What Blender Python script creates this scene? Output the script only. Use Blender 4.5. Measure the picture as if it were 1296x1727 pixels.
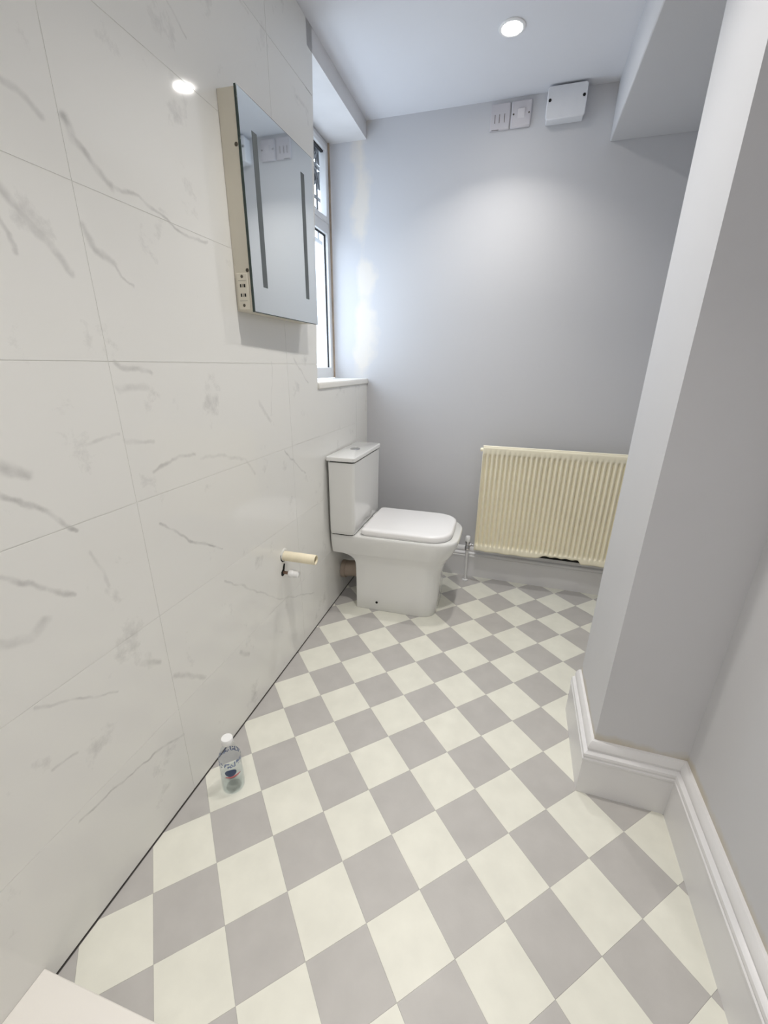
import bpy, bmesh, math, random
from mathutils import Vector, Matrix

for _o in list(bpy.data.objects):
    bpy.data.objects.remove(_o, do_unlink=True)
scene = bpy.context.scene
COL = scene.collection
U = 0.145                      # one floor tile = 145 mm; everything below is laid out in tile units
AL = 0.0287743                 # the tiled wall is 1.65 degrees out of square with the floor pattern
OX = -0.06585                  # where the tiled wall's face crosses y = 0

# ------------------------------------------------------------------ camera
cam_d = bpy.data.cameras.new('camera')
cam = bpy.data.objects.new('camera', cam_d)
COL.objects.link(cam)
scene.camera = cam
yaw, pitch, roll = -0.2968367, 0.3544767, 0.0146273
f = Vector((math.sin(yaw) * math.cos(pitch), math.cos(yaw) * math.cos(pitch), -math.sin(pitch)))
r = Vector((math.cos(yaw), -math.sin(yaw), 0))
u = r.cross(f)
rr = r * math.cos(roll) + u * math.sin(roll)
uu = u * math.cos(roll) - r * math.sin(roll)
m = Matrix((rr, uu, -f)).transposed().to_4x4()
m.translation = Vector((5.62036, -10.1464, 8.34645)) * U
cam.matrix_world = m
cam_d.sensor_fit = 'VERTICAL'
cam_d.sensor_height = 36.0
cam_d.sensor_width = 27.0
cam_d.lens = 705.527 / 1727 * 36.0
cam_d.shift_x = -(650.459 - 648) / 1727
cam_d.shift_y = (876.904 - 863.5) / 1727
cam_d.clip_start = 0.02
cam_d.clip_end = 200

# ------------------------------------------------------------------ daylight, exposure
scene.view_settings.view_transform = 'Standard'
scene.view_settings.look = 'None'
scene.view_settings.exposure = 0.0
scene.view_settings.gamma = 1.0
scene.view_settings.use_curve_mapping = False

world = bpy.data.worlds.new('world')
scene.world = world
world.use_nodes = True
bg = world.node_tree.nodes['Background']
bg.inputs['Color'].default_value = (0.74, 0.86, 1.0, 1)
bg.inputs['Strength'].default_value = 4.4

# x, y, watts, beam angle of each ceiling downlight
DOWNLIGHTS = [(4.43, 3.37, 3.25, 116), (4.6, -2.2, 4.8, 112), (4.6, -7.2, 1.0, 90), (4.6, -11.6, 5.5, 112)]  # last two are unseen fill lamps, added to brighten the room
LENS_E = 110
LAMP_COL = (1.0, 0.965, 0.905)

ZC = 15.85                     # ceiling
YB = 6.25                      # far wall
XR = 9.48                      # near right-hand wall
PX, PY0, PY1 = 7.85, -2.75, -0.62   # pier: left face, near face, far face
XA = 10.9                      # right wall of the alcove beyond the pier
YF = -13.2                     # wall behind the camera

pd = bpy.data.lights.new('window_portal', 'AREA')
pd.shape = 'RECTANGLE'
pd.size = 4.6 * U
pd.size_y = 7.4 * U
pd.cycles.is_portal = True
po = bpy.data.objects.new('window_portal', pd)
COL.objects.link(po)
po.location = (-1.95 * U, 3.9 * U, 11.6 * U)
po.rotation_euler = Vector((-1, 0, 0)).to_track_quat('Z', 'Y').to_euler()


# ------------------------------------------------------------------ materials
def newmat(name):
    mt = bpy.data.materials.new(name)
    mt.use_nodes = True
    nt = mt.node_tree
    return mt, nt, nt.nodes['Principled BSDF']


def N(nt, t, **kw):
    n = nt.nodes.new(t)
    for k, v in kw.items():
        setattr(n, k, v)
    return n


def s2l(c):
    return tuple(((x / 255) / 12.92 if x / 255 < .04045 else ((x / 255 + .055) / 1.055) ** 2.4) for x in c)


def mat(name, srgb, rough=0.5, metal=0.0, var=0.05, scale=6.0, bump=0.0, bscale=60.0, spec=0.5, coat=0.0):
    """Principled material whose colour is varied by noise, with a little fine relief."""
    mt, nt, b = newmat(name)
    c = s2l(srgb)
    tc = N(nt, 'ShaderNodeTexCoord')
    no = N(nt, 'ShaderNodeTexNoise')
    no.inputs['Scale'].default_value = scale
    no.inputs['Detail'].default_value = 4
    nt.links.new(tc.outputs['Object'], no.inputs['Vector'])
    rp = N(nt, 'ShaderNodeValToRGB')
    rp.color_ramp.elements[0].position = .3
    rp.color_ramp.elements[1].position = .7
    rp.color_ramp.elements[0].color = tuple(x * (1 - var) for x in c) + (1,)
    rp.color_ramp.elements[1].color = tuple(min(1, x * (1 + var)) for x in c) + (1,)
    nt.links.new(no.outputs['Fac'], rp.inputs['Fac'])
    nt.links.new(rp.outputs['Color'], b.inputs['Base Color'])
    b.inputs['Roughness'].default_value = rough
    b.inputs['Metallic'].default_value = metal
    b.inputs['Specular IOR Level'].default_value = spec
    b.inputs['Coat Weight'].default_value = coat
    b.inputs['Coat Roughness'].default_value = .05
    if bump:
        n2 = N(nt, 'ShaderNodeTexNoise')
        n2.inputs['Scale'].default_value = bscale
        n2.inputs['Detail'].default_value = 3
        nt.links.new(tc.outputs['Object'], n2.inputs['Vector'])
        bp = N(nt, 'ShaderNodeBump')
        bp.inputs['Strength'].default_value = bump
        bp.inputs['Distance'].default_value = .002
        nt.links.new(n2.outputs['Fac'], bp.inputs['Height'])
        nt.links.new(bp.outputs['Normal'], b.inputs['Normal'])
    return mt


def glassy(name, tint=(1, 1, 1), ior=1.45, rough=0.02, haze=0.0):
    """Thin clear sheet: see-through, with a Fresnel reflection; haze adds milky scattering."""
    mt, nt, b = newmat(name)
    nt.nodes.remove(b)
    out = nt.nodes['Material Output']
    tr = N(nt, 'ShaderNodeBsdfTransparent')
    tr.inputs['Color'].default_value = tint + (1,)
    gl = N(nt, 'ShaderNodeBsdfGlossy')
    gl.inputs['Roughness'].default_value = rough
    fr = N(nt, 'ShaderNodeFresnel')
    fr.inputs['IOR'].default_value = ior
    mx = N(nt, 'ShaderNodeMixShader')
    ge = N(nt, 'ShaderNodeNewGeometry')          # reflect from the outer side of the sheet only
    iv = N(nt, 'ShaderNodeMath', operation='SUBTRACT')
    iv.inputs[0].default_value = 1
    nt.links.new(ge.outputs['Backfacing'], iv.inputs[1])
    fm = N(nt, 'ShaderNodeMath', operation='MULTIPLY')
    nt.links.new(fr.outputs[0], fm.inputs[0])
    nt.links.new(iv.outputs[0], fm.inputs[1])
    nt.links.new(fm.outputs[0], mx.inputs[0])
    base = tr.outputs[0]
    if haze:
        tl = N(nt, 'ShaderNodeBsdfTranslucent')
        tl.inputs['Color'].default_value = (.95, .96, .97, 1)
        no = N(nt, 'ShaderNodeTexNoise')
        no.inputs['Scale'].default_value = 40
        mr = N(nt, 'ShaderNodeMapRange')
        mr.inputs['To Min'].default_value = haze * .85
        mr.inputs['To Max'].default_value = min(1, haze * 1.15)
        nt.links.new(no.outputs['Fac'], mr.inputs['Value'])
        m2 = N(nt, 'ShaderNodeMixShader')
        nt.links.new(mr.outputs[0], m2.inputs[0])
        nt.links.new(tr.outputs[0], m2.inputs[1])
        nt.links.new(tl.outputs[0], m2.inputs[2])
        base = m2.outputs[0]
    nt.links.new(base, mx.inputs[1])
    nt.links.new(gl.outputs[0], mx.inputs[2])
    nt.links.new(mx.outputs[0], out.inputs['Surface'])
    return mt


# grey veins of the marble-effect tiles: y0, z0, y1, z1, half-width, strength (wall coordinates, tile units)
VEINS = [(-5.31, 11.07, -5.21, 10.86, .11, .75), (-5.21, 10.86, -4.93, 10.67, .11, .75), (-4.93, 10.67, -4.74, 10.56, .11, .75), (-4.74, 10.56, -4.29, 10.58, .05, .5), (-4.29, 10.58, -3.86, 10.44, .05, .5), (-3.86, 10.44, -3.44, 10.32, .05, .5), (-3.44, 10.32, -2.85, 10.31, .05, .5), (-5.97, 11.05, -5.79, 11.06, .09, .45), (-5.79, 11.06, -5.59, 10.94, .09, .45), (-6.25, 10.04, -6.01, 9.83, .1, .7), (-6.01, 9.83, -5.74, 9.54, .1, .7), (-5.74, 9.54, -5.6, 9.36, .1, .7), (-6.32, 9.77, -6.25, 9.63, .06, .6), (-6.25, 9.63, -6.24, 9.44, .06, .6), (-5.33, 9.92, -5.22, 9.72, .1, .55), (-5.22, 9.72, -4.97, 9.63, .1, .55), (-4.97, 9.63, -4.86, 9.47, .04, .5), (-4.86, 9.47, -4.68, 9.39, .04, .5), (-3.16, 13.28, -2.81, 13.07, .04, .5), (-5.24, 8.34, -5.06, 8.24, .07, .5), (-5.06, 8.24, -4.63, 8.16, .07, .5), (-5.28, 7.98, -4.74, 7.96, .1, .35), (-7.04, 7.2, -6.75, 7.06, .12, .6), (-7.12, 6.91, -6.79, 6.67, .07, .7), (-6.79, 6.67, -6.5, 6.37, .07, .7), (-6.5, 6.37, -6.38, 6.2, .07, .7), (-5.97, 7.29, -5.43, 7.34, .05, .4), (-5.35, 7.25, -4.81, 7.12, .06, .4), (-4.92, 6.66, -4.5, 6.79, .06, .45), (-4.5, 6.79, -3.9, 6.78, .06, .45), (-3.76, 6.67, -3.06, 6.58, .06, .3), (-3.06, 6.58, -2.36, 6.35, .06, .3), (-2.36, 6.35, -2.07, 5.95, .06, .3), (-4.99, 5.78, -4.39, 5.26, .05, .6), (-4.39, 5.26, -3.78, 4.88, .05, .6), (-3.78, 4.88, -3.52, 4.71, .05, .6), (-7.38, 5.97, -7.05, 5.7, .07, .55), (-7.05, 5.7, -6.64, 5.34, .07, .55), (-6.29, 5.85, -6.18, 5.52, .06, .3), (-6.18, 5.52, -6.12, 5.2, .06, .3), (-7.59, 5.21, -7.26, 5.06, .12, .4), (-7.26, 5.06, -7.04, 5.22, .12, .4), (-7.47, 4.16, -6.38, 3.49, .04, .4), (-5.88, 3.61, -5.54, 3.4, .1, .45), (-5.29, 2.88, -4.59, 2.27, .1, .45), (-7.46, 1.99, -6.97, 1.96, .04, .55), (-6.97, 1.96, -6.04, 1.8, .04, .55), (-6.04, 1.8, -5.36, 1.5, .04, .55), (-7.51, 3.12, -7.18, 3.07, .05, .4), (.15, 8.47, .95, 7.86, .05, .45), (-.64, 6.24, .47, 5.35, .05, .5), (-1.61, 7.5, -1.19, 7.05, .1, .35), (-3.56, 3.96, -2.55, 3.19, .05, .35), (-2.55, 3.19, -1.53, 2.35, .05, .35), (-1.53, 2.35, .64, 1.33, .05, .35), (-3.38, 1.99, -3.07, 1.67, .1, .45), (-1.1, 14.48, -.82, 14.44, .05, .4), (1.05, 14.14, 1.67, 14.08, .08, .4), (-.95, 8.38, -1.14, 7.19, .03, .3)]


def marble(name, veins, base=(233, 232, 228), vein=(142, 140, 138), rough=.07):
    mt, nt, b = newmat(name)
    L = nt.links.new
    tc = N(nt, 'ShaderNodeTexCoord')
    sc = N(nt, 'ShaderNodeVectorMath', operation='SCALE')
    sc.inputs['Scale'].default_value = 1 / U
    L(tc.outputs['Object'], sc.inputs[0])
    # wobble
    nz = N(nt, 'ShaderNodeTexNoise')
    nz.inputs['Scale'].default_value = 2.4
    nz.inputs['Detail'].default_value = 5
    L(sc.outputs[0], nz.inputs['Vector'])
    ce = N(nt, 'ShaderNodeVectorMath', operation='SUBTRACT')
    ce.inputs[1].default_value = (.5, .5, .5)
    L(nz.outputs['Color'], ce.inputs[0])
    wb = N(nt, 'ShaderNodeVectorMath', operation='MULTIPLY_ADD')
    wb.inputs[1].default_value = (.0, .2, .2)
    L(ce.outputs[0], wb.inputs[0])
    L(sc.outputs[0], wb.inputs[2])
    fl = N(nt, 'ShaderNodeVectorMath', operation='MULTIPLY')
    fl.inputs[1].default_value = (0, 1, 1)
    L(wb.outputs[0], fl.inputs[0])
    P = fl.outputs[0]
    acc = None
    for (y0, z0, y1, z1, w, s) in veins:
        A = Vector((0, y0, z0))
        B = Vector((0, y1, z1)) - A
        d = N(nt, 'ShaderNodeVectorMath', operation='SUBTRACT')
        L(P, d.inputs[0])
        d.inputs[1].default_value = A
        t = N(nt, 'ShaderNodeVectorMath', operation='DOT_PRODUCT')
        L(d.outputs[0], t.inputs[0])
        t.inputs[1].default_value = B / max(1e-6, B.length_squared)
        cl = N(nt, 'ShaderNodeClamp')
        L(t.outputs['Value'], cl.inputs[0])
        sv = N(nt, 'ShaderNodeVectorMath', operation='SCALE')
        sv.inputs[0].default_value = B
        L(cl.outputs[0], sv.inputs['Scale'])
        di = N(nt, 'ShaderNodeVectorMath', operation='DISTANCE')
        L(d.outputs[0], di.inputs[0])
        L(sv.outputs[0], di.inputs[1])
        mr = N(nt, 'ShaderNodeMapRange', interpolation_type='SMOOTHERSTEP')
        mr.inputs['From Min'].default_value = 0
        mr.inputs['From Max'].default_value = w * .85
        mr.inputs['To Min'].default_value = s * .8
        mr.inputs['To Max'].default_value = 0
        L(di.outputs['Value'], mr.inputs['Value'])
        if acc is None:
            acc = mr.outputs[0]
        else:
            mx = N(nt, 'ShaderNodeMath', operation='MAXIMUM')
            L(acc, mx.inputs[0])
            L(mr.outputs[0], mx.inputs[1])
            acc = mx.outputs[0]
    # uneven density along the veins
    nb = N(nt, 'ShaderNodeTexNoise')
    nb.inputs['Scale'].default_value = 3.5
    nb.inputs['Detail'].default_value = 6
    L(sc.outputs[0], nb.inputs['Vector'])
    mb = N(nt, 'ShaderNodeMapRange')
    mb.inputs['From Min'].default_value = .35
    mb.inputs['From Max'].default_value = .68
    mb.inputs['To Min'].default_value = .25
    mb.inputs['To Max'].default_value = 1.0
    L(nb.outputs['Fac'], mb.inputs['Value'])
    # faint clouds and small flecks
    nc = N(nt, 'ShaderNodeTexNoise')
    nc.inputs['Scale'].default_value = 1.1
    nc.inputs['Detail'].default_value = 7
    nc.inputs['Roughness'].default_value = .65
    L(P, nc.inputs['Vector'])
    mc = N(nt, 'ShaderNodeMapRange')
    mc.inputs['From Min'].default_value = .60
    mc.inputs['From Max'].default_value = .80
    mc.inputs['To Max'].default_value = .5
    L(nc.outputs['Fac'], mc.inputs['Value'])
    if acc is not None:
        mu = N(nt, 'ShaderNodeMath', operation='MULTIPLY')
        L(acc, mu.inputs[0])
        L(mb.outputs[0], mu.inputs[1])
        ad = N(nt, 'ShaderNodeMath', operation='MAXIMUM')
        L(mu.outputs[0], ad.inputs[0])
        L(mc.outputs[0], ad.inputs[1])
        fac = ad.outputs[0]
    else:
        fac = mc.outputs[0]
    mi = N(nt, 'ShaderNodeMix', data_type='RGBA')
    mi.inputs['A'].default_value = s2l(base) + (1,)
    mi.inputs['B'].default_value = s2l(vein) + (1,)
    L(fac, mi.inputs['Factor'])
    L(mi.outputs['Result'], b.inputs['Base Color'])
    b.inputs['Roughness'].default_value = rough
    b.inputs['Specular IOR Level'].default_value = .5
    nw = N(nt, 'ShaderNodeTexNoise')
    nw.inputs['Scale'].default_value = .9
    L(sc.outputs[0], nw.inputs['Vector'])
    bp = N(nt, 'ShaderNodeBump')
    bp.inputs['Strength'].default_value = .12
    bp.inputs['Distance'].default_value = .004
    L(nw.outputs['Fac'], bp.inputs['Height'])
    L(bp.outputs['Normal'], b.inputs['Normal'])
    return mt


def back_wall_mat():
    """Pale grey emulsion with bare cream filler left along the corner of the window reveal."""
    mt, nt, b = newmat('back_wall_paint')
    L = nt.links.new
    tc = N(nt, 'ShaderNodeTexCoord')
    sc = N(nt, 'ShaderNodeVectorMath', operation='SCALE')
    sc.inputs['Scale'].default_value = 1 / U
    L(tc.outputs['Object'], sc.inputs[0])
    nz = N(nt, 'ShaderNodeTexNoise')
    nz.inputs['Scale'].default_value = .9
    nz.inputs['Detail'].default_value = 4
    L(sc.outputs[0], nz.inputs['Vector'])
    sx = N(nt, 'ShaderNodeSeparateXYZ')
    L(sc.outputs[0], sx.inputs[0])
    # |x + 0.42| small -> filler, wobbled by noise
    ax = N(nt, 'ShaderNodeMath', operation='ADD')
    ax.inputs[1].default_value = .45
    L(sx.outputs['X'], ax.inputs[0])
    ab = N(nt, 'ShaderNodeMath', operation='ABSOLUTE')
    L(ax.outputs[0], ab.inputs[0])
    nf = N(nt, 'ShaderNodeMath', operation='MULTIPLY_ADD')
    nf.inputs[1].default_value = -1.7
    nf.inputs[2].default_value = .95
    L(nz.outputs['Fac'], nf.inputs[0])
    su = N(nt, 'ShaderNodeMath', operation='ADD')
    L(ab.outputs[0], su.inputs[0])
    L(nf.outputs[0], su.inputs[1])
    mr = N(nt, 'ShaderNodeMapRange')
    mr.inputs['From Min'].default_value = .22
    mr.inputs['From Max'].default_value = .55
    mr.inputs['To Min'].default_value = .85
    mr.inputs['To Max'].default_value = 0
    L(su.outputs[0], mr.inputs['Value'])
    # only within the reveal's height
    zr = N(nt, 'ShaderNodeMapRange')
    zr.inputs['From Min'].default_value = 7.8
    zr.inputs['From Max'].default_value = 8.0
    L(sx.outputs['Z'], zr.inputs['Value'])
    mm = N(nt, 'ShaderNodeMath', operation='MULTIPLY')
    L(mr.outputs[0], mm.inputs[0])
    L(zr.outputs[0], mm.inputs[1])
    mi = N(nt, 'ShaderNodeMix', data_type='RGBA')
    mi.inputs['A'].default_value = s2l(WALL_RGB) + (1,)
    mi.inputs['B'].default_value = s2l((224, 217, 208)) + (1,)
    L(mm.outputs[0], mi.inputs['Factor'])
    L(mi.outputs['Result'], b.inputs['Base Color'])
    b.inputs['Roughness'].default_value = .55
    return mt


WALL_RGB = (205, 205, 208)
M = {}
M['paint'] = mat('wall_paint', WALL_RGB, .55, var=.015, scale=3, bump=.05, bscale=40)


def unpainted_edge(mt):
    """ragged tan line of bare plaster just above the skirting board"""
    nt = mt.node_tree
    L = nt.links.new
    b = nt.nodes['Principled BSDF']
    old = b.inputs['Base Color'].links[0].from_socket
    tc = N(nt, 'ShaderNodeTexCoord')
    sc = N(nt, 'ShaderNodeVectorMath', operation='SCALE')
    sc.inputs['Scale'].default_value = 1 / U
    L(tc.outputs['Object'], sc.inputs[0])
    sx = N(nt, 'ShaderNodeSeparateXYZ')
    L(sc.outputs[0], sx.inputs[0])
    nz = N(nt, 'ShaderNodeTexNoise')
    nz.inputs['Scale'].default_value = 1.6
    nz.inputs['Detail'].default_value = 5
    L(sc.outputs[0], nz.inputs['Vector'])
    ad = N(nt, 'ShaderNodeMath', operation='MULTIPLY_ADD')
    ad.inputs[1].default_value = -.55
    L(nz.outputs['Fac'], ad.inputs[0])
    L(sx.outputs['Z'], ad.inputs[2])
    mr = N(nt, 'ShaderNodeMapRange')
    mr.inputs['From Min'].default_value = 1.06
    mr.inputs['From Max'].default_value = 1.22
    mr.inputs['To Min'].default_value = .6
    mr.inputs['To Max'].default_value = 0
    L(ad.outputs[0], mr.inputs['Value'])
    mi = N(nt, 'ShaderNodeMix', data_type='RGBA')
    L(old, mi.inputs['A'])
    mi.inputs['B'].default_value = s2l((196, 184, 158)) + (1,)
    L(mr.outputs[0], mi.inputs['Factor'])
    L(mi.outputs['Result'], b.inputs['Base Color'])


unpainted_edge(M['paint'])
M['back'] = back_wall_mat()
M['ceil'] = mat('ceiling_paint', (224, 225, 230), .6, var=.015, scale=3)
M['plaster'] = mat('reveal_paint', (222, 221, 222), .6, var=.05, scale=5, bump=.1, bscale=20)
M['tile'] = marble('marble_tile', VEINS)
M['traym'] = marble('marble_tray', [(.5, -8.9, .9, -8.75, .05, .3)], base=(238, 234, 228), vein=(205, 188, 178), rough=.3)
M['grout'] = mat('grout', (222, 221, 216), .85, var=.05, scale=20)
M['sub'] = mat('dark_substrate', (96, 93, 90), .9, var=.1, scale=10)
M['white_floor'] = mat('cream_vinyl', (227, 226, 215), .42, var=.04, scale=14, bump=.06, bscale=90)
M['grey_floor'] = mat('grey_vinyl', (184, 181, 178), .42, var=.045, scale=14, bump=.06, bscale=90)
M['gloss'] = mat('white_gloss_paint', (226, 225, 226), .3, var=.02, scale=5, bump=.06, bscale=25)
M['ceramic'] = mat('white_ceramic', (232, 232, 230), .06, var=.01, scale=2, coat=.3)
M['seat'] = mat('white_seat_plastic', (244, 243, 243), .18, var=.01, scale=2)
M['upvc'] = mat('white_upvc', (226, 227, 229), .28, var=.02, scale=5)
M['gasket'] = mat('black_gasket', (28, 28, 30), .7, var=.1, scale=10)
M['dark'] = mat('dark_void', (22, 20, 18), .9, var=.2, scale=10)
M['chrome'] = mat('chrome', (200, 200, 202), .12, metal=1, var=.03, scale=6)
M['cream'] = mat('cream_radiator_enamel', (247, 240, 216), .38, var=.03, scale=5, bump=.05, bscale=30)
M['casing'] = mat('cream_casing', (224, 218, 202), .4, var=.03, scale=6)
M['socket'] = mat('socket_plastic', (230, 224, 208), .35, var=.02, scale=8)
M['screw'] = mat('dull_screw', (92, 86, 76), .4, metal=.8, var=.2, scale=30)
M['strip'] = mat('dark_frosted_strip', (88, 94, 96), .55, var=.04, scale=6)
M['edge'] = mat('glass_edge', (52, 66, 62), .2, var=.1, scale=10)
M['swplastic'] = mat('switch_plastic', (204, 200, 204), .3, var=.03, scale=10)
M['boxplastic'] = mat('white_box_plastic', (226, 227, 231), .35, var=.02, scale=10)
M['pvc'] = mat('dirty_pvc', (236, 226, 200), .45, var=.10, scale=14, bump=.1, bscale=50)
M['soil'] = mat('soil_pipe_plastic', (176, 160, 146), .5, var=.12, scale=12)
M['copper'] = mat('dull_copper', (132, 108, 92), .45, metal=.6, var=.2, scale=20)
M['riser'] = mat('painted_pipe', (222, 222, 222), .3, var=.03, scale=20)
M['sealant'] = mat('grimy_sealant', (168, 150, 132), .7, var=.25, scale=14)
M['iron'] = mat('black_iron', (26, 27, 32), .6, var=.2, scale=20)
M['cap'] = mat('white_cap', (240, 240, 240), .35, var=.02, scale=30)
M['sill'] = mat('sill_tile', (236, 234, 228), .3, var=.03, scale=6)
M['glass'] = glassy('clear_glass')
M['frost'] = glassy('frosted_glass', haze=.1)
M['bottle'] = glassy('clear_plastic', tint=(.93, .95, .96), ior=1.5, rough=.05)

mt, nt, b = newmat('mirror_silver')
b.inputs['Metallic'].default_value = 1
b.inputs['Base Color'].default_value = (.80, .84, .85, 1)
b.inputs['Roughness'].default_value = .03
_n = N(nt, 'ShaderNodeTexNoise')
_n.inputs['Scale'].default_value = 5
_r = N(nt, 'ShaderNodeMapRange')
_r.inputs['To Min'].default_value = .02
_r.inputs['To Max'].default_value = .06
nt.links.new(_n.outputs['Fac'], _r.inputs['Value'])
nt.links.new(_r.outputs[0], b.inputs['Roughness'])
M['mirror'] = mt

M['water'] = glassy('water', tint=(.965, .98, .98), ior=1.33, rough=.02)

mt, nt, b = newmat('lamp_lens')
b.inputs['Base Color'].default_value = (1, 1, 1, 1)
b.inputs['Emission Color'].default_value = (1, .97, .92, 1)
b.inputs['Emission Strength'].default_value = LENS_E
M['lens'] = mt


# clear film label with a dark blue oval, a red stroke and small blue print
def label_mat():
    mt, nt, b = newmat('bottle_label')
    L = nt.links.new
    out = nt.nodes['Material Output']
    tc = N(nt, 'ShaderNodeTexCoord')
    sx = N(nt, 'ShaderNodeSeparateXYZ')
    L(tc.outputs['UV'], sx.inputs[0])

    def ell(cx, cy, rx, ry):
        a = N(nt, 'ShaderNodeVectorMath', operation='SUBTRACT')
        L(tc.outputs['UV'], a.inputs[0])
        a.inputs[1].default_value = (cx, cy, 0)
        c = N(nt, 'ShaderNodeVectorMath', operation='DIVIDE')
        L(a.outputs[0], c.inputs[0])
        c.inputs[1].default_value = (rx, ry, 1)
        l = N(nt, 'ShaderNodeVectorMath', operation='LENGTH')
        L(c.outputs[0], l.inputs[0])
        g = N(nt, 'ShaderNodeMath', operation='LESS_THAN')
        g.inputs[1].default_value = 1
        L(l.outputs['Value'], g.inputs[0])
        return g.outputs[0]
    blue = ell(.85, .36, .085, .22)
    red = ell(.88, .10, .12, .06)
    # fine print: blocky noise in the upper band
    mp = N(nt, 'ShaderNodeMapping')
    mp.inputs['Scale'].default_value = (60, 12, 1)
    L(tc.outputs['UV'], mp.inputs['Vector'])
    wn = N(nt, 'ShaderNodeTexWhiteNoise', noise_dimensions='2D')
    fl = N(nt, 'ShaderNodeVectorMath', operation='FLOOR')
    L(mp.outputs[0], fl.inputs[0])
    L(fl.outputs[0], wn.inputs['Vector'])
    g1 = N(nt, 'ShaderNodeMath', operation='GREATER_THAN')
    g1.inputs[1].default_value = .55
    L(wn.outputs['Value'], g1.inputs[0])
    g2 = N(nt, 'ShaderNodeMath', operation='GREATER_THAN')
    g2.inputs[1].default_value = .70
    L(sx.outputs['Y'], g2.inputs[0])
    pr = N(nt, 'ShaderNodeMath', operation='MULTIPLY')
    L(g1.outputs[0], pr.inputs[0])
    L(g2.outputs[0], pr.inputs[1])
    c1 = N(nt, 'ShaderNodeMix', data_type='RGBA')
    c1.inputs['A'].default_value = s2l((190, 196, 210)) + (1,)
    c1.inputs['B'].default_value = s2l((110, 124, 165)) + (1,)
    L(pr.outputs[0], c1.inputs['Factor'])
    c2 = N(nt, 'ShaderNodeMix', data_type='RGBA')
    L(c1.outputs['Result'], c2.inputs['A'])
    c2.inputs['B'].default_value = s2l((204, 110, 112)) + (1,)
    L(red, c2.inputs['Factor'])
    c3 = N(nt, 'ShaderNodeMix', data_type='RGBA')
    L(c2.outputs['Result'], c3.inputs['A'])
    c3.inputs['B'].default_value = s2l((40, 62, 104)) + (1,)
    L(blue, c3.inputs['Factor'])
    L(c3.outputs['Result'], b.inputs['Base Color'])
    b.inputs['Roughness'].default_value = .3
    m1 = N(nt, 'ShaderNodeMath', operation='MAXIMUM')
    L(blue, m1.inputs[0])
    L(red, m1.inputs[1])
    m2 = N(nt, 'ShaderNodeMath', operation='MAXIMUM')
    L(m1.outputs[0], m2.inputs[0])
    L(pr.outputs[0], m2.inputs[1])
    al = N(nt, 'ShaderNodeMapRange')
    al.inputs['To Min'].default_value = .12
    al.inputs['To Max'].default_value = .95
    L(m2.outputs[0], al.inputs['Value'])
    tr = N(nt, 'ShaderNodeBsdfTransparent')
    mx = N(nt, 'ShaderNodeMixShader')
    L(al.outputs[0], mx.inputs[0])
    L(tr.outputs[0], mx.inputs[1])
    L(b.outputs[0], mx.inputs[2])
    L(mx.outputs[0], out.inputs['Surface'])
    return mt


M['label'] = label_mat()


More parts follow.
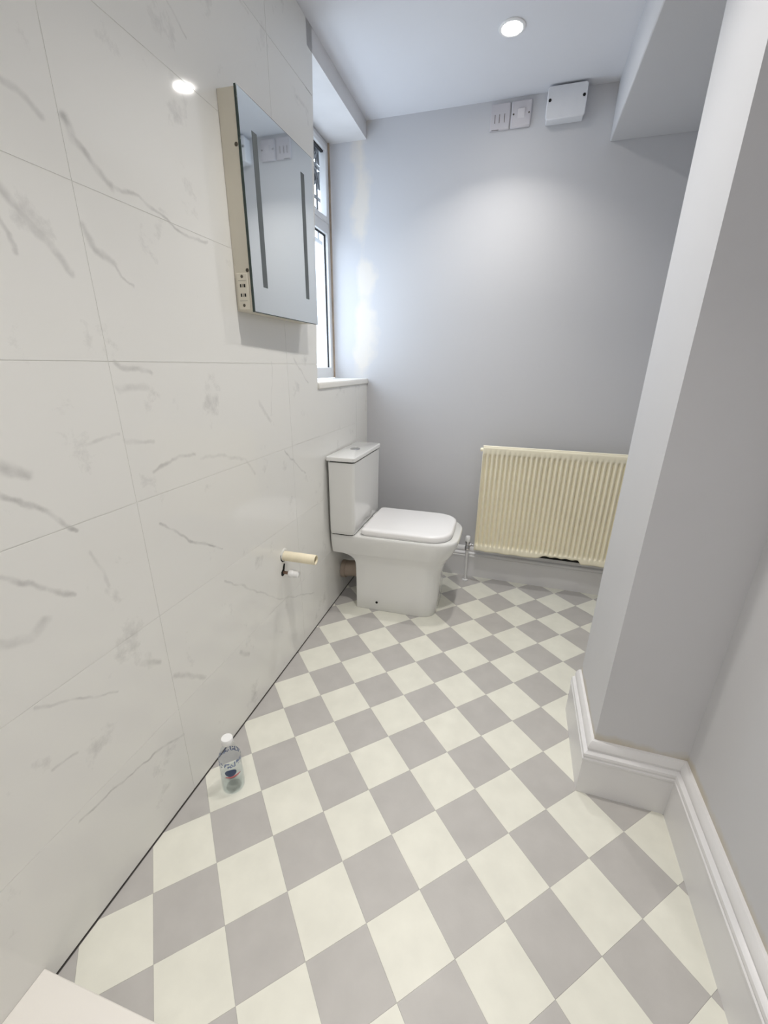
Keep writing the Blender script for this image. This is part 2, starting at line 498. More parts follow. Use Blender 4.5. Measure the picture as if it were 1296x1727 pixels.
# ------------------------------------------------------------------ mesh helpers (tile units in, metres out)
class MB:
    def __init__(s):
        s.v, s.f, s.uv = [], [], None

    def add(s, vs, fs):
        o = len(s.v)
        s.v += [tuple(x) for x in vs]
        s.f += [tuple(i + o for i in q) for q in fs]
        return s

    def box(s, x0, x1, y0, y1, z0, z1):
        v = [(x, y, z) for x in (x0, x1) for y in (y0, y1) for z in (z0, z1)]
        return s.add(v, [(0, 1, 3, 2), (4, 6, 7, 5), (0, 4, 5, 1), (2, 3, 7, 6), (0, 2, 6, 4), (1, 5, 7, 3)])

    def prism(s, poly, a, b, axis='z'):
        """poly: 2D outline, swept from a to b along axis (x: poly is y,z; y: poly is x,z; z: poly is x,y)."""
        n = len(poly)
        mk = {'x': lambda p, t: (t, p[0], p[1]), 'y': lambda p, t: (p[0], t, p[1]), 'z': lambda p, t: (p[0], p[1], t)}[axis]
        v = [mk(p, a) for p in poly] + [mk(p, b) for p in poly]
        fs = [tuple(range(n)), tuple(range(2 * n - 1, n - 1, -1))]
        fs += [(i, n + i, n + (i + 1) % n, (i + 1) % n) for i in range(n)]
        return s.add(v, fs)

    def loft(s, rings, cap0=True, cap1=True, closed=True):
        n = len(rings[0])
        v = [p for rg in rings for p in rg]
        fs = []
        for k in range(len(rings) - 1):
            for i in range(n if closed else n - 1):
                j = (i + 1) % n
                fs.append((k * n + i, k * n + j, (k + 1) * n + j, (k + 1) * n + i))
        if cap0:
            fs.append(tuple(range(n - 1, -1, -1)))
        if cap1:
            fs.append(tuple((len(rings) - 1) * n + i for i in range(n)))
        return s.add(v, fs)

    def lathe(s, prof, c=(0, 0, 0), n=32, axis='z', cap0=True, cap1=True):
        def pt(r, h, a):
            x, y = r * math.cos(a), r * math.sin(a)
            return {'z': (c[0] + x, c[1] + y, c[2] + h), 'x': (c[0] + h, c[1] + x, c[2] + y), 'y': (c[0] + x, c[1] + h, c[2] + y)}[axis]
        return s.loft([[pt(r, h, 2 * math.pi * i / n) for i in range(n)] for r, h in prof], cap0, cap1)

    def tube(s, pts, rad, n=12):
        pts = [Vector(p) for p in pts]
        rings = []
        up = None
        for i, p in enumerate(pts):
            d = (pts[min(i + 1, len(pts) - 1)] - pts[max(i - 1, 0)]).normalized()
            if up is None:
                up = d.orthogonal().normalized()
            up = (up - d * up.dot(d)).normalized()
            w = d.cross(up)
            rings.append([p + (up * math.cos(2 * math.pi * k / n) + w * math.sin(2 * math.pi * k / n)) * rad for k in range(n)])
        return s.loft(rings)

    def build(s, name, mt, parent=None, bevel=0.0, smooth=False, seg=2, angle=35):
        me = bpy.data.meshes.new(name)
        me.from_pydata([(x * U, y * U, z * U) for x, y, z in s.v], [], s.f)
        bm = bmesh.new()
        bm.from_mesh(me)
        bmesh.ops.recalc_face_normals(bm, faces=bm.faces)
        bm.to_mesh(me)
        bm.free()
        me.materials.append(M[mt] if isinstance(mt, str) else mt)
        o = bpy.data.objects.new(name, me)
        COL.objects.link(o)
        if parent:
            o.parent = parent
        if bevel:
            bv = o.modifiers.new('bevel', 'BEVEL')
            bv.width = bevel * U
            bv.segments = seg
            bv.limit_method = 'ANGLE'
            bv.angle_limit = math.radians(30)
        if smooth or bevel:
            for p in me.polygons:
                p.use_smooth = True
            try:
                me.set_sharp_from_angle(angle=math.radians(angle))
            except Exception:
                pass
        return o


def tag(o, label, cat, group=None, kind=None):
    o['label'] = label
    o['category'] = cat
    if group:
        o['group'] = group
    if kind:
        o['kind'] = kind
    return o


def thing(name, label, cat, loc=(0, 0, 0), rz=0.0, group=None, kind=None):
    o = bpy.data.objects.new(name, None)
    COL.objects.link(o)
    o.location = Vector(loc) * U
    o.rotation_euler = (0, 0, rz)
    return tag(o, label, cat, group, kind)


def on_left_wall(x, y, z=0):
    """wall coordinates (out from the tiles, along the wall, up) to room coordinates"""
    return (OX + x * math.cos(AL) - y * math.sin(AL), x * math.sin(AL) + y * math.cos(AL), z)


def clip(poly, a, b, c):
    """keep a*x + b*y <= c"""
    out = []
    for i in range(len(poly)):
        p, q = poly[i], poly[(i + 1) % len(poly)]
        dp, dq = a * p[0] + b * p[1] - c, a * q[0] + b * q[1] - c
        if dp <= 0:
            out.append(p)
        if dp * dq < 0:
            t = dp / (dp - dq)
            out.append((p[0] + t * (q[0] - p[0]), p[1] + t * (q[1] - p[1])))
    return out


def area(poly):
    return abs(sum(poly[i][0] * poly[(i + 1) % len(poly)][1] - poly[(i + 1) % len(poly)][0] * poly[i][1] for i in range(len(poly)))) / 2 if len(poly) > 2 else 0


# ------------------------------------------------------------------ floor
TH = .02
floor = MB().box(-1.2, XA + .5, YF - .5, YB + .5, -1.0, -TH).build('floor', 'sub')
tag(floor, 'cream and grey chequered vinyl floor laid diagonally', 'floor', kind='structure')
CA, SA = math.cos(AL), math.sin(AL)
gap = .0012
for a in range(-9, 20):
    for bb in range(-12, 22):
        # corner (a, b) sits at x = (a + b + 1) / sqrt2, y = (a - b) / sqrt2
        def cp(i, j):
            return ((i + j + 1) / math.sqrt(2), (i - j) / math.sqrt(2))
        q = [cp(a + gap, bb + gap), cp(a + 1 - gap, bb + gap), cp(a + 1 - gap, bb + 1 - gap), cp(a + gap, bb + 1 - gap)]
        q = clip(q, -CA, -SA, -(OX * CA) - .014)           # tiled wall, thin black gap left open
        q = clip(q, 0, 1, YB - .13)
        q = clip(q, 0, -1, -YF - 3.0)
        zones = [clip(q, 1, 0, PX - .16), clip(clip(clip(q, -1, 0, -(PX - .16)), 0, -1, -(PY1 + .02)), 1, 0, XA),
                 clip(clip(clip(q, -1, 0, -(PX - .16)), 0, 1, PY0 - .12), 1, 0, XR - .17)]
        zones = [z for z in zones if area(z) > 1e-3]
        if not zones:
            continue
        mb = MB()
        for z in zones:
            mb.prism(z, -TH, 0)
        # the cream tiles are those whose index sum is odd
        mb.build('tile', 'white_floor' if (a + bb) % 2 == 1 else 'grey_floor', floor)

# ------------------------------------------------------------------ tiled wall with the window recess
wl = thing('wall_left', 'white marble-effect tiled wall with a recessed window at its far end', 'wall', (OX, 0, 0), AL, kind='structure')
SILL, LINT = 7.85, 15.36
JY0, JS = 1.58, .0605          # the jamb leans: y = JY0 + JS * (z - SILL)


def jamb(z):
    return JY0 + JS * (z - SILL)


bk = MB()
bk.prism([(YF - .3, -.5), (JY0, -.5), (JY0, SILL - .2), (jamb(SILL - .2), SILL - .2), (jamb(ZC + .3), ZC + .3), (YF - .3, ZC + .3)], -1.6, -.05, 'x')
bk.build('wall_core', 'plaster', wl)
MB().box(-1.6, -.05, JY0 - .01, YB + .1, -.5, SILL - .2).build('wall_under_window', 'grout', wl)
MB().box(-1.6, 0, jamb(LINT) - .3, YB + .1, LINT, ZC + .3).build('lintel', 'plaster', wl)
JZ = [.0] + [.1 + 2.06 * k for k in range(1, 8)] + [ZC]
JY = [-15.68, -10.52, -5.36, -.2, 4.96, 10.12]
JZ[0] = .03
g = .006
for k in range(len(JZ) - 1):
    for i in range(len(JY) - 1):
        z0, z1, y0, y1 = JZ[k] + g, JZ[k + 1] - g, JY[i] + g, JY[i + 1] - g
        y1 = min(y1, YB + .05)
        y0 = max(y0, YF)
        if y0 >= y1:
            continue
        pieces = []
        full = [(y0, z0), (y1, z0), (y1, z1), (y0, z1)]
        low = clip(full, 0, 1, SILL - .2)
        up = clip(full, 0, -1, -(SILL - .2))
        up = clip(up, 1, -JS, JY0 - JS * SILL)
        if area(low) > .01 and area(up) > .01 and abs(area(low) + area(up) - area(full)) < 1e-4:
            pieces = [full]
        else:
            pieces = [pp for pp in (low, up) if area(pp) > .01]
        if not pieces:
            continue
        mb = MB()
        for pp in pieces:
            mb.prism(pp, -.06, 0, 'x')
        mb.build('tile', 'tile', wl)
MB().box(-.062, -.004, YF, JY0, .05, ZC - .02).build('grout_bed', 'grout', wl)
MB().box(-.062, -.004, JY0, YB, .05, SILL - .2).build('grout_bed', 'grout', wl)
sl = MB().prism([(-1.42, SILL - .02), (-1.42, SILL - .2), (.05, SILL - .2), (.05, SILL - .05), (.02, SILL)], JY0 + .02, YB + .04, 'y').build('window_sill', 'sill', wl, bevel=.03)

# ------------------------------------------------------------------ other walls, ceiling, beam
wb = MB().box(-1.62, XA + .5, YB, YB + .8, -.5, ZC + .3).build('wall_back', 'back')
tag(wb, 'pale blue-grey painted wall behind the toilet and radiator', 'wall', kind='structure')
c = MB().box(-2.0, XA + .5, YF - .4, YB + .8, ZC, ZC + .6).build('ceiling', 'ceil')
tag(c, 'pale painted ceiling with a recessed downlight', 'ceiling', kind='structure')
w = MB().box(XR, XR + 2, YF - .4, PY0, -.5, ZC + .2).build('wall_right', 'paint')
tag(w, 'grey painted side wall running from the pier', 'wall', kind='structure')
w = MB().box(PX, XA + .5, PY0, PY1, -.5, ZC + .2).build('wall_pier', 'paint')
tag(w, 'grey painted pier standing proud of the side wall, paler on its window side', 'wall', kind='structure')
w = MB().box(XA, XA + .6, PY1, YB + .1, -.5, ZC + .2).build('wall_alcove', 'paint')
tag(w, 'grey painted end wall of the radiator alcove behind the pier', 'wall', kind='structure')
w = MB().box(-2.0, XR + 1, YF - .6, YF, -.5, ZC + .2).build('wall_front', 'paint')
tag(w, 'grey painted wall closing the near end of the room', 'wall', kind='structure')
w = MB().box(7.24, XA + .1, PY1 - .02, YB, 14.5, ZC + .1).build('ceiling_beam', 'paint', bevel=.03)
tag(w, 'boxed-in beam dropped below the ceiling from the pier to the far wall', 'beam', kind='structure')

# skirting: profile (out from wall, up), swept along the wall with mitred corners
PROF = [(0, 0), (.17, 0), (.17, .86), (.185, .88), (.185, .93), (.165, .95), (.165, .975), (.18, 1.0), (.17, 1.05), (.13, 1.08), (.10, 1.09), (.10, 1.13), (.115, 1.15), (.105, 1.21), (.08, 1.26), (.05, 1.30), (0, 1.31)]


def sweep(path, name, label):
    """path runs with the room on its right-hand side"""
    P = [Vector(p) for p in path]
    nrm = []
    for i in range(len(P) - 1):
        d = (P[i + 1] - P[i]).normalized()
        nrm.append(Vector((d.y, -d.x)))
    rings = []
    for i, p in enumerate(P):
        if i == 0:
            o = nrm[0]
        elif i == len(P) - 1:
            o = nrm[-1]
        else:
            s = nrm[i - 1] + nrm[i]
            o = s / (s.dot(nrm[i]))
        rings.append([(p.x + o.x * t, p.y + o.y * t, z) for t, z in PROF])
    mb = MB()
    mb.loft(rings)
    return tag(mb.build(name, 'gloss', smooth=True, angle=25), label, 'skirting board', kind='structure')


sweep([(-.2, YB), (XA, YB)], 'baseboard_back', 'white moulded skirting board along the far wall under the radiator')
# room lies to the right when walking from the pier's far corner towards the camera
sweep([(PX, PY1 + .04), (PX, PY0), (XR, PY0), (XR, YF)], 'baseboard_right', 'white moulded skirting board wrapping the pier and side wall')

# ------------------------------------------------------------------ window
win = thing('window_1', 'white plastic window with an opening top light above a frosted pane', 'window', on_left_wall(0, 0, 0), AL, kind='structure')
WX = -1.37
wy0, wy1 = 1.45, YB - .03
mb = MB()
fw, fd = .24, .22
mb.box(WX - fd, WX, wy0, wy0 + fw, SILL, LINT)
mb.box(WX - fd, WX, wy1 - fw, wy1, SILL, LINT)
mb.box(WX - fd, WX, wy0 + fw, wy1 - fw, SILL, SILL + .38)
mb.box(WX - fd, WX, wy0 + fw, wy1 - fw, LINT - .2, LINT)
mb.box(WX - fd, WX, wy0 + fw, wy1 - fw, 12.68, 13.02)
mb.build('frame', 'upvc', win, bevel=.025)
# top-light sash
sash_y0, sash_y1, sash_z0, sash_z1 = wy0 + fw - .04, wy1 - fw + .06, 13.0, LINT - .14
mb = MB()
sw = .17
mb.box(WX - .2, WX + .05, sash_y0, sash_y0 + sw, sash_z0, sash_z1)
mb.box(WX - .2, WX + .05, sash_y1 - sw, sash_y1, sash_z0, sash_z1)
mb.box(WX - .2, WX + .05, sash_y0 + sw, sash_y1 - sw, sash_z0, sash_z0 + sw)
mb.box(WX - .2, WX + .05, sash_y0 + sw, sash_y1 - sw, sash_z1 - sw, sash_z1)
sash = mb.build('sash', 'upvc', win, bevel=.03)
MB().box(WX - .16, WX - .13, sash_y0 + sw - .02, sash_y1 - sw + .02, sash_z0 + sw - .02, sash_z1 - sw + .02).build('pane', 'glass', sash)
MB().box(WX - .18, WX - .15, wy0 + fw - .02, wy1 - fw + .02, SILL + .36, 12.70).build('pane', 'frost', win)
mb = MB()
mb.box(WX - .15, WX - .10, wy1 - fw - .03, wy1 - fw, SILL + .38, 12.68)
mb.box(WX - .15, WX - .10, wy0 + fw, wy0 + fw + .05, SILL + .38, 12.68)
mb.box(WX - .15, WX - .10, wy0 + fw + .05, wy1 - fw - .05, 12.63, 12.68)
mb.build('gasket', 'gasket', win)
mb = MB()
mb.box(WX - .13, WX - .04, sash_y0 + sw, sash_y1 - sw, sash_z1 - sw - .05, sash_z1 - sw)
mb.build('gasket', 'gasket', sash)
MB().box(WX - .02, WX + .05, YB - .07, YB - .005, SILL, LINT).build('sealant', 'sealant', win)
hd = MB().box(WX + .05, WX + .12, 3.7, 4.0, 13.05, 13.13).box(WX + .12, WX + .17, 3.75, 4.7, 13.06, 13.12)
hd.build('handle', 'upvc', sash, bevel=.015)

# iron grille fixed to the outside of the wall, seen through the top light
GX = -2.0
mb = MB().box(GX - .04, GX + .04, .6, 9.6, 14.9, 14.98).box(GX - .04, GX + .04, .6, 9.6, 13.95, 14.02).box(GX - .04, GX + .04, .6, 9.6, 12.6, 12.7)
for y in (.7, 4.0):
    mb.box(GX - .04, -1.59, y - .04, y + .04, 15.5, 15.58)
    mb.box(GX - .04, GX + .04, y - .04, y + .04, 12.6, 15.6)
gri = mb.build('grille', 'iron', win)
gri['label'] = 'black wrought-iron grille with scrolls'
for k in range(16):
    y = .8 + .58 * k
    MB().box(GX - .025, GX + .025, y - .025, y + .025, 12.65, 15.7).build('bar', 'iron', gri)
    for zc, sg in ((14.55, 1), (15.3, -1)):
        pts = []
        for j in range(30):
            a = j / 29 * 3.4 * math.pi
            rad = .27 * (1 - .72 * j / 29)
            pts.append((GX, y + .29 + sg * rad * math.cos(a), zc + rad * math.sin(a)))
        MB().tube(pts, .075, 6).build('scroll', 'iron', gri, smooth=True)

# ------------------------------------------------------------------ toilet
TY = 3.33
to = thing('toilet', 'white close-coupled toilet with a square lowered lid beside the tiled wall', 'toilet', on_left_wall(0, TY, 0), AL)


def dring(xb, xf, h, rf, rb, z, n=10, sq=2.6):
    """plan outline: straight back at xb, sides at +-h, front at xf with large rounded corners"""
    pts = []
    for i in range(n + 1):          # front right corner, going from +x side
        t = math.pi / 2 * i / n
        cx, sx = math.cos(t), math.sin(t)
        k = lambda q: math.copysign(abs(q) ** (2 / sq), q)
        pts.append((xf - rf + rf * k(cx), h - rf * .92 + rf * .92 * k(sx), z))
    for i in range(n + 1):
        t = math.pi / 2 * i / n
        pts.append((xb + rb - rb * math.sin(t), h - rb + rb * math.cos(t), z))
    up = pts
    dn = [(x, -y, z) for x, y, z in reversed(up)]
    return up + dn


rings = []
for z, xb, xf, h, rf in [(.0, .88, 3.74, 1.06, .72), (.03, .88, 3.76, 1.08, .74), (.6, .88, 3.78, 1.08, .76), (1.2, .88, 3.80, 1.09, .78), (1.6, .88, 3.84, 1.11, .82),
                         (1.85, .87, 3.90, 1.14, .86), (1.98, .82, 3.95, 1.16, .88), (2.08, .72, 4.00, 1.19, .9), (2.15, .58, 4.05, 1.21, .92), (2.19, .40, 4.07, 1.22, .93), (2.2, .07, 4.08, 1.225, .94),
                         (2.3, .06, 4.15, 1.25, .98), (2.45, .06, 4.24, 1.28, 1.02), (2.6, .06, 4.31, 1.31, 1.06), (2.75, .06, 4.36, 1.335, 1.09), (2.86, .06, 4.375, 1.34, 1.1), (2.91, .065, 4.36, 1.33, 1.09), (2.935, .08, 4.33, 1.31, 1.07)]:
    rings.append(dring(xb, xf, h, rf, .06, z))
pan = MB().loft(rings).build('pan', 'ceramic', to, smooth=True, angle=40)
hole = MB().lathe([(.045, -.012), (.045, .01)], (1.66, -1.085, .33), 12, 'y').build('fixing_hole', 'dark', pan)
# seat and lid
mb = MB()
mb.loft([dring(1.18, 4.12, 1.24, .98, .12, z, sq=2.7) for z in (2.945, 2.985)])
mb.build('seat_ring', 'seat', to, smooth=True, angle=40)
rings = []
for z, ins in [(2.99, .03), (3.0, .0), (3.10, .0), (3.14, .015), (3.165, .05), (3.175, .10)]:
    rings.append(dring(1.12 + ins, 4.14 - ins, 1.265 - ins, .98 - ins * .5, .12, z, sq=2.7))
lid = MB().loft(rings).build('lid', 'seat', to, smooth=True, angle=50)
for s in (-1, 1):
    MB().lathe([(.05, -.14), (.06, -.12), (.06, .12), (.05, .14)], (1.08, s * .55, 3.03), 16, 'y').build('hinge', 'seat', lid, smooth=True)
# cistern, lid, button
rings = []
for z, ins in [(2.955, .05), (3.0, .02), (3.1, .0), (4.4, -.01), (5.42, -.02)]:
    rings.append(dring(.10, .97 - ins, 1.43 - ins, .14, .05, z, n=6, sq=2.2))
tank = MB().loft(rings).build('cistern', 'ceramic', to, smooth=True, angle=40)
MB().loft([dring(.13, .93, 1.38, .12, .05, z, n=6, sq=2.2) for z in (5.41, 5.47)]).build('lid_gap', 'dark', to)
MB().loft([dring(.13, .90, 1.36, .12, .05, z, n=6, sq=2.2) for z in (2.92, 2.965)]).build('base_seal', 'dark', to)
rings = []
for z, ins in [(5.462, .02), (5.47, .0), (5.575, -.005), (5.592, .005), (5.60, .025)]:
    rings.append(dring(.05 + max(0, ins), 1.015 - ins, 1.485 - ins, .13, .05, z, n=6, sq=2.2))
cl = MB().loft(rings).build('cistern_lid', 'ceramic', to, smooth=True, angle=40)
bt = MB().lathe([(.17, 5.59), (.17, 5.62), (.15, 5.632)], (.52, 0, 0), 28).build('flush_button', 'chrome', cl, smooth=True)
# waste connector behind the pan
mb = MB().tube([(-.02, -.12, .98), (.45, -.12, 1.06), (1.2, -.12, 1.14)], .30, 20)
mb.build('soil_pipe', 'soil', to, smooth=True)
MB().lathe([(.34, .02), (.34, .18)], (0, -.12, 1.0), 20, 'x').build('pipe_collar', 'soil', to, smooth=True)

# ------------------------------------------------------------------ radiator
ra = thing('radiator', 'old cream ribbed panel radiator low on the far wall', 'radiator', (4.54, YB, 0))
RW, RZ0, RZ1, RF = 5.5, 1.47, 5.62, -.78
pitch_x = .1705
nfl = int((RW - .16) / pitch_x)
mar = (RW - nfl * pitch_x) / 2
xs = [0.0, .02]
sub = 8
for i in range(nfl * sub + 1):
    xs.append(mar + i * pitch_x / sub)
xs += [RW - .02, RW]
zs = [RZ0 + .0, RZ0 + .05, RZ0 + .20, RZ0 + .23, RZ0 + .27, RZ0 + .34, (RZ0 + RZ1) / 2, RZ1 - .38, RZ1 - .31, RZ1 - .27, RZ1 - .24, RZ1 - .08, RZ1 - .03, RZ1]
msk = [0, 0, 0, .25, .75, 1, 1, 1, .75, .25, 0, 0, 0, 0]
mb = MB()
rings = []


def lowedge(x):
    """the bottom seam is eaten away along one stretch"""
    if 2.35 < x < 3.95:
        t = min(1, (x - 2.35) / .22, (3.95 - x) / .12)
        return .13 * t + .015 * math.sin(x * 17)
    return .012 * math.sin(x * 9)


for z, mk in zip(zs, msk):
    row = []
    for k, x in enumerate(xs):
        y = RF
        if mar <= x <= RW - mar and mk:
            ph = ((x - mar) / pitch_x) % 1.0
            wv = (.5 - .5 * math.cos(2 * math.pi * ph)) ** .62
            y = RF + .11 * mk * (1 - wv)
        if z >= RZ1 - .001:
            y += .05
        zz = z + (lowedge(x) if z < RZ0 + .1 else 0)
        if x in (0.0, RW):
            y += .05
        row.append((x, y, zz))
    rings.append(row)
mb.loft(rings, False, False, closed=False)
fp = mb.build('front_panel', 'cream', ra, smooth=True, angle=80)
so = fp.modifiers.new('thickness', 'SOLIDIFY')
so.thickness = .012 * U * 2
so.offset = -1
MB().box(.03, RW - .03, RF + .16, RF + .22, RZ0 + .14, RZ1 - .02).build('rear_skin', 'cream', ra)
MB().box(2.3, 4.0, RF + .04, RF + .17, RZ0 + .03, RZ0 + .16).build('gap_shade', 'dark', ra)  # dark box stands in for the shade inside the bottom notch
MB().tube([(0.0, RF + .05, RZ1 - .005), (RW, RF + .05, RZ1 - .005)], .035, 10).build('top_seam', 'cream', ra, smooth=True)
MB().box(-.005, .03, RF + .03, RF + .20, RZ0 + .02, RZ1 - .02).build('end_seam', 'cream', ra, bevel=.01)
MB().box(RW - .03, RW + .005, RF + .03, RF + .20, RZ0 + .02, RZ1 - .02).build('end_seam', 'cream', ra, bevel=.01)
for x in (.9, 4.6):
    for z in (2.1, 5.0):
        MB().box(x - .12, x + .12, RF + .2, 0, z - .2, z + .2).build('wall_bracket', 'cream', ra)
MB().lathe([(.055, -.10), (.07, -.09), (.07, .02)], (0, RF + .12, RZ1 - .14), 12, 'x').build('bleed_plug', 'cream', ra, smooth=True)
MB().lathe([(.05, -.22), (.075, -.20), (.075, -.12), (.055, -.10), (.055, .05)], (0, RF + .12, RZ0 + .16), 14, 'x').build('valve_tail', 'chrome', ra, smooth=True)
vb = MB().lathe([(.07, 1.38), (.105, 1.42), (.105, 1.52), (.085, 1.55), (.085, 1.70), (.10, 1.72), (.10, 1.78)], (-.27, RF + .12, 0), 18).build('valve_body', 'chrome', ra, smooth=True)
MB().lathe([(.09, 1.77), (.10, 1.79), (.10, 1.95), (.08, 1.99), (.04, 2.0)], (-.27, RF + .12, 0), 18).build('valve_cap', 'cap', vb, smooth=True)
MB().tube([(-.27, RF + .12, 1.40), (-.265, RF + .14, .7), (-.25, RF + .16, 0.0)], .062, 12).build('riser_pipe', 'riser', ra, smooth=True)
MB().lathe([(.11, 0.0), (.11, .05), (.07, .07)], (-.25, RF + .16, 0), 16).build('pipe_collar', 'riser', ra, smooth=True)

# ------------------------------------------------------------------ illuminated mirror
mi = thing('bathroom_mirror', 'frameless bathroom mirror with two dark light strips and a cream side casing', 'mirror', on_left_wall(0, 0, 0), AL)
MY0, MY1, MZ0, MZ1, MD = -2.13, .72, 9.30, 12.80, .40
MTILT = -.026                   # the mirror hangs a touch proud at its far end


def hung(mb):
    mb.v = [(MD + (x - MD) * math.cos(MTILT) - (y - MY0) * math.sin(MTILT), MY0 + (x - MD) * math.sin(MTILT) + (y - MY0) * math.cos(MTILT), z) for x, y, z in mb.v]
    return mb


MB().prism([(.0, MY0 + .015), (MD - .05, MY0 + .015), (MD + .005, MY1 - .015), (.0, MY1 - .015)], MZ0 + .02, MZ1 - .02, 'z').build('casing', 'casing', mi, bevel=.012)
hung(MB().box(MD - .05, MD - .006, MY0, MY1, MZ0, MZ1)).build('glass_edge', 'edge', mi)
hung(MB().box(MD - .007, MD, MY0 + .012, MY1 - .012, MZ0 + .012, MZ1 - .012)).build('mirror_glass', 'mirror', mi)
hung(MB().box(MD - .002, MD + .004, -1.75, -1.59, 9.79, 12.31)).build('light_strip', 'strip', mi)
hung(MB().box(MD - .002, MD + .004, .12, .28, 9.83, 12.34)).build('light_strip', 'strip', mi)
yc = MY0 + .015
for x, z in ((.30, 11.98), (.30, 10.03)):
    MB().lathe([(.030, .01), (.034, -.008), (.02, -.018)], (x, yc, z), 14, 'y').build('casing_screw', 'screw', mi, smooth=True)
sk = MB().box(.055, .30, yc - .022, yc + .01, 9.345, 9.985).build('shaver_socket', 'socket', mi, bevel=.012)
for z in (9.925, 9.42):
    MB().lathe([(.026, .01), (.030, -.004), (.018, -.014)], (.175, yc - .018, z), 14, 'y').build('screw', 'screw', sk, smooth=True)
for z in (9.765, 9.60):
    for x, wd in ((.135, .026), (.178, .008), (.220, .034)):
        MB().box(x - wd / 2, x + wd / 2, yc - .026, yc - .01, z - .028, z + .028).build('slot', 'dark', sk)
MB().box(.09, .265, yc - .024, yc - .01, 9.852, 9.856).build('seam', 'screw', sk)
MB().box(.09, .265, yc - .024, yc - .01, 9.498, 9.502).build('seam', 'screw', sk)

# ------------------------------------------------------------------ capped pipes from the tiled wall
pt = thing('waste_pipe', 'open-ended cream plastic waste pipe sticking out of the tiled wall', 'pipe', on_left_wall(0, -1.08, 3.45), AL)
mb = MB().lathe([(.135, -.05), (.135, .93), (.128, .955), (.112, .955), (.106, .93), (.106, .3)], (0, 0, 0), 24, 'x', cap0=True, cap1=False)
pb = mb.build('pipe', 'pvc', pt, smooth=True, angle=30)
MB().lathe([(.108, .55), (.108, .57)], (0, 0, 0), 20, 'x').build('bore', 'dark', pt)
MB().lathe([(.165, -.004), (.165, .006)], (0, -.02, -.01), 9, 'x').build('wall_hole', 'dark', pt)
MB().lathe([(.19, -.003), (.15, .03), (.14, .03)], (0, .02, .02), 14, 'x').build('filler', 'grout', pt, smooth=True)
sp = thing('supply_pipe', 'short dull supply pipe with a white push-fit stop end below the waste pipe', 'pipe', on_left_wall(0, -1.16, 2.98), AL)
MB().tube([(-.05, 0, 0), (.25, 0, 0)], .045, 12).build('pipe', 'copper', sp, smooth=True)
MB().lathe([(.06, .17), (.10, .18), (.115, .22), (.115, .30), (.095, .33), (.10, .36), (.09, .45), (.05, .475)], (0, 0, 0), 18, 'x').build('stop_end', 'cap', sp, smooth=True)
MB().lathe([(.10, -.004), (.10, .005)], (0, -.03, .0), 7, 'x').build('wall_hole', 'dark', sp)
MB().prism([(-.06, .05), (.06, .05), (.11, .21), (.05, .25), (-.01, .16)], -.003, .004, 'x').build('chipped_gap', 'dark', sp)

# ------------------------------------------------------------------ electrics high on the far wall
jb = thing('junction_box', 'white square junction box with two screws high on the far wall', 'box', (5.90, YB, 15.42))
MB().box(-.51, .51, -.33, 0, -.36, .36).build('back_box', 'boxplastic', jb, bevel=.03)
MB().prism([(-.53, -.33), (-.49, -.38), (.49, -.38), (.53, -.33), (.53, .33), (.49, .38), (-.49, .38), (-.53, .33)], -.40, -.32, 'y').build('cover', 'boxplastic', jb, bevel=.02)
for x, z in ((-.45, .06), (.45, .08)):
    MB().lathe([(.035, -.415), (.04, -.405), (.04, -.39)], (x, 0, z), 12, 'y').build('screw', 'dark', jb, smooth=True)
sa = thing('switch_plate', 'dull square wall plate with upright slots beside a rocker switch', 'switch', (4.06, YB, 15.42))
MB().box(-.285, .285, -.06, 0, -.325, .325).build('plate', 'swplastic', sa, bevel=.02)
for x in (-.15, -.02, .13):
    MB().box(x - .008, x + .008, -.066, -.05, -.15, .06).build('slot', 'screw', sa)
MB().box(-.23, -.02, -.066, -.05, -.318, -.306).build('slot', 'screw', sa)
sb = thing('rocker_switch', 'dull square rocker switch plate beside the junction box', 'switch', (4.67, YB, 15.42))
MB().box(-.29, .29, -.09, 0, -.325, .325).build('plate', 'swplastic', sb, bevel=.04)
MB().prism([(-.09, -.11), (-.125, .11), (-.085, .11), (-.085, -.11)], -.10, .10, 'x').build('rocker', 'swplastic', sb, bevel=.01)
for x in (-.22, .22):
    MB().lathe([(.02, -.10), (.025, -.09), (.025, -.08)], (x, 0, 0), 10, 'y').build('screw', 'screw', sb, smooth=True)

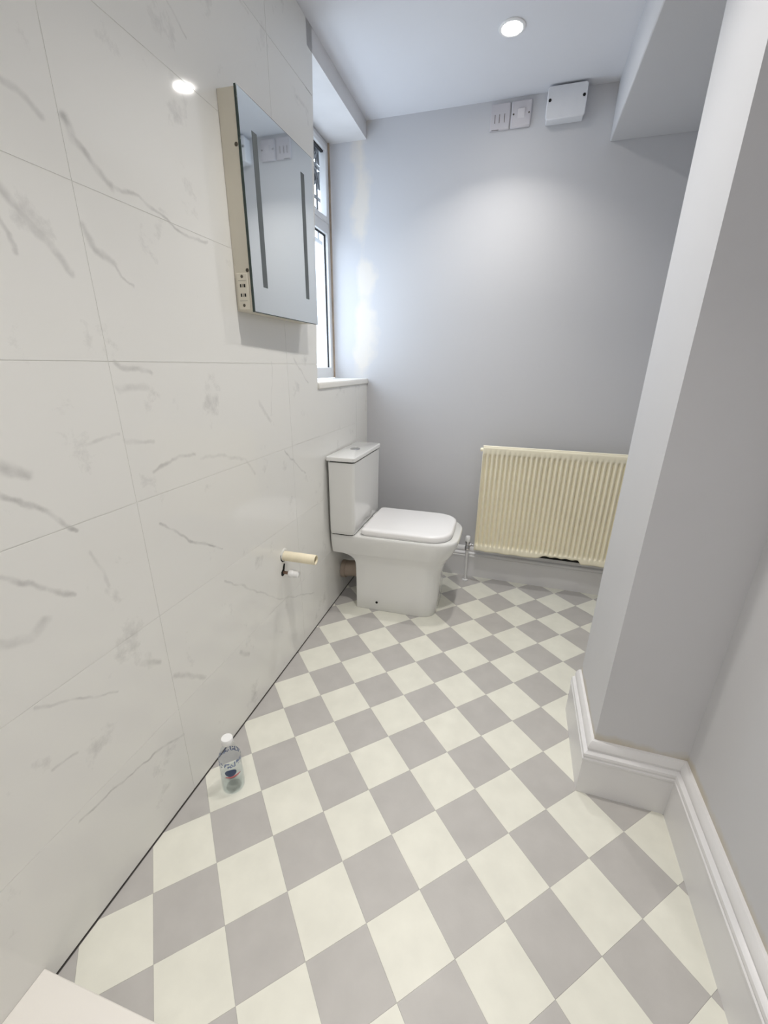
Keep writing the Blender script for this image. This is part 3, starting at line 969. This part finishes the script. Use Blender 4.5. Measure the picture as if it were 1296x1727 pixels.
# ------------------------------------------------------------------ bottle on the floor
bo = thing('water_bottle', 'small clear plastic water bottle with a white cap standing by the tiled wall', 'bottle', (.80, -5.02, 0))
outer = [(.15, .0), (.20, .008), (.222, .04), (.225, .12), (.218, .17), (.225, .22), (.225, .40), (.214, .44), (.214, .76), (.222, .80), (.205, .90), (.16, 1.02), (.10, 1.12), (.088, 1.17), (.088, 1.25)]
MB().lathe(outer, (0, 0, 0), 36, cap1=False).build('body', 'bottle', bo, smooth=True, angle=60)
MB().lathe([(.13, .015), (.19, .022), (.208, .05), (.21, .12), (.205, .17), (.211, .22), (.211, .395), (.20, .42)], (0, 0, 0), 36).build('water', 'water', bo, smooth=True, angle=50)
mb = MB()
n = 48
mb.loft([[(.2165 * math.cos(2 * math.pi * i / n), .2165 * math.sin(2 * math.pi * i / n), z) for i in range(n + 1)] for z in (.45, .86)], False, False, closed=False)
lb = mb.build('label', 'label', bo, smooth=True, angle=60)
uvl = lb.data.uv_layers.new(name='UVMap')
for poly in lb.data.polygons:
    for li in poly.loop_indices:
        vi = lb.data.loops[li].vertex_index
        uvl.data[li].uv = ((vi % (n + 1)) / n, vi // (n + 1))
MB().lathe([(.108, 1.19), (.115, 1.2), (.115, 1.30), (.105, 1.325), (.05, 1.33)], (0, 0, 0), 28).build('cap', 'cap', bo, smooth=True, angle=40)

# ------------------------------------------------------------------ marble ledge in the near corner
lg = thing('marble_ledge', 'low white marble-effect ledge butting against the tiled wall', 'ledge', on_left_wall(0, 0, 0), AL)
MB().box(.0, 5.0, -12.9, -8.40, 0, .30).build('base', 'gloss', lg)
MB().box(.0, 5.04, -12.9, -8.37, .30, .36).build('top', 'traym', lg, bevel=.015)

# ------------------------------------------------------------------ downlights
dl_labels = ['round recessed downlight in the ceiling above the toilet', 'round recessed downlight in the ceiling above the mirror', 'unseen fill downlight added in the ceiling over the near floor', 'unseen fill downlight added in the ceiling over the marble ledge']
for (x, y, lamp_w, lamp_a), lab in zip(DOWNLIGHTS, dl_labels):
    d = thing('downlight', lab, 'downlight', (x, y, ZC), group='ceiling downlights')
    MB().lathe([(.31, .0), (.31, -.02), (.29, -.035), (.24, -.035), (.225, -.02), (.225, .0)], (0, 0, 0), 40, cap0=False, cap1=False).build('bezel', 'cap', d, smooth=True, angle=50)
    MB().lathe([(.224, -.008), (.21, -.018), (.1, -.024)], (0, 0, 0), 32).build('lens', 'lens', d, smooth=True)
    ld = bpy.data.lights.new('downlight_lamp', 'AREA')
    ld.shape = 'DISK'
    ld.size = .40 * U
    ld.energy = lamp_w
    ld.color = LAMP_COL
    ld.spread = math.radians(lamp_a)
    lo = bpy.data.objects.new('downlight_lamp', ld)
    COL.objects.link(lo)
    lo.parent = d
    lo.location = (0, 0, -.05 * U)
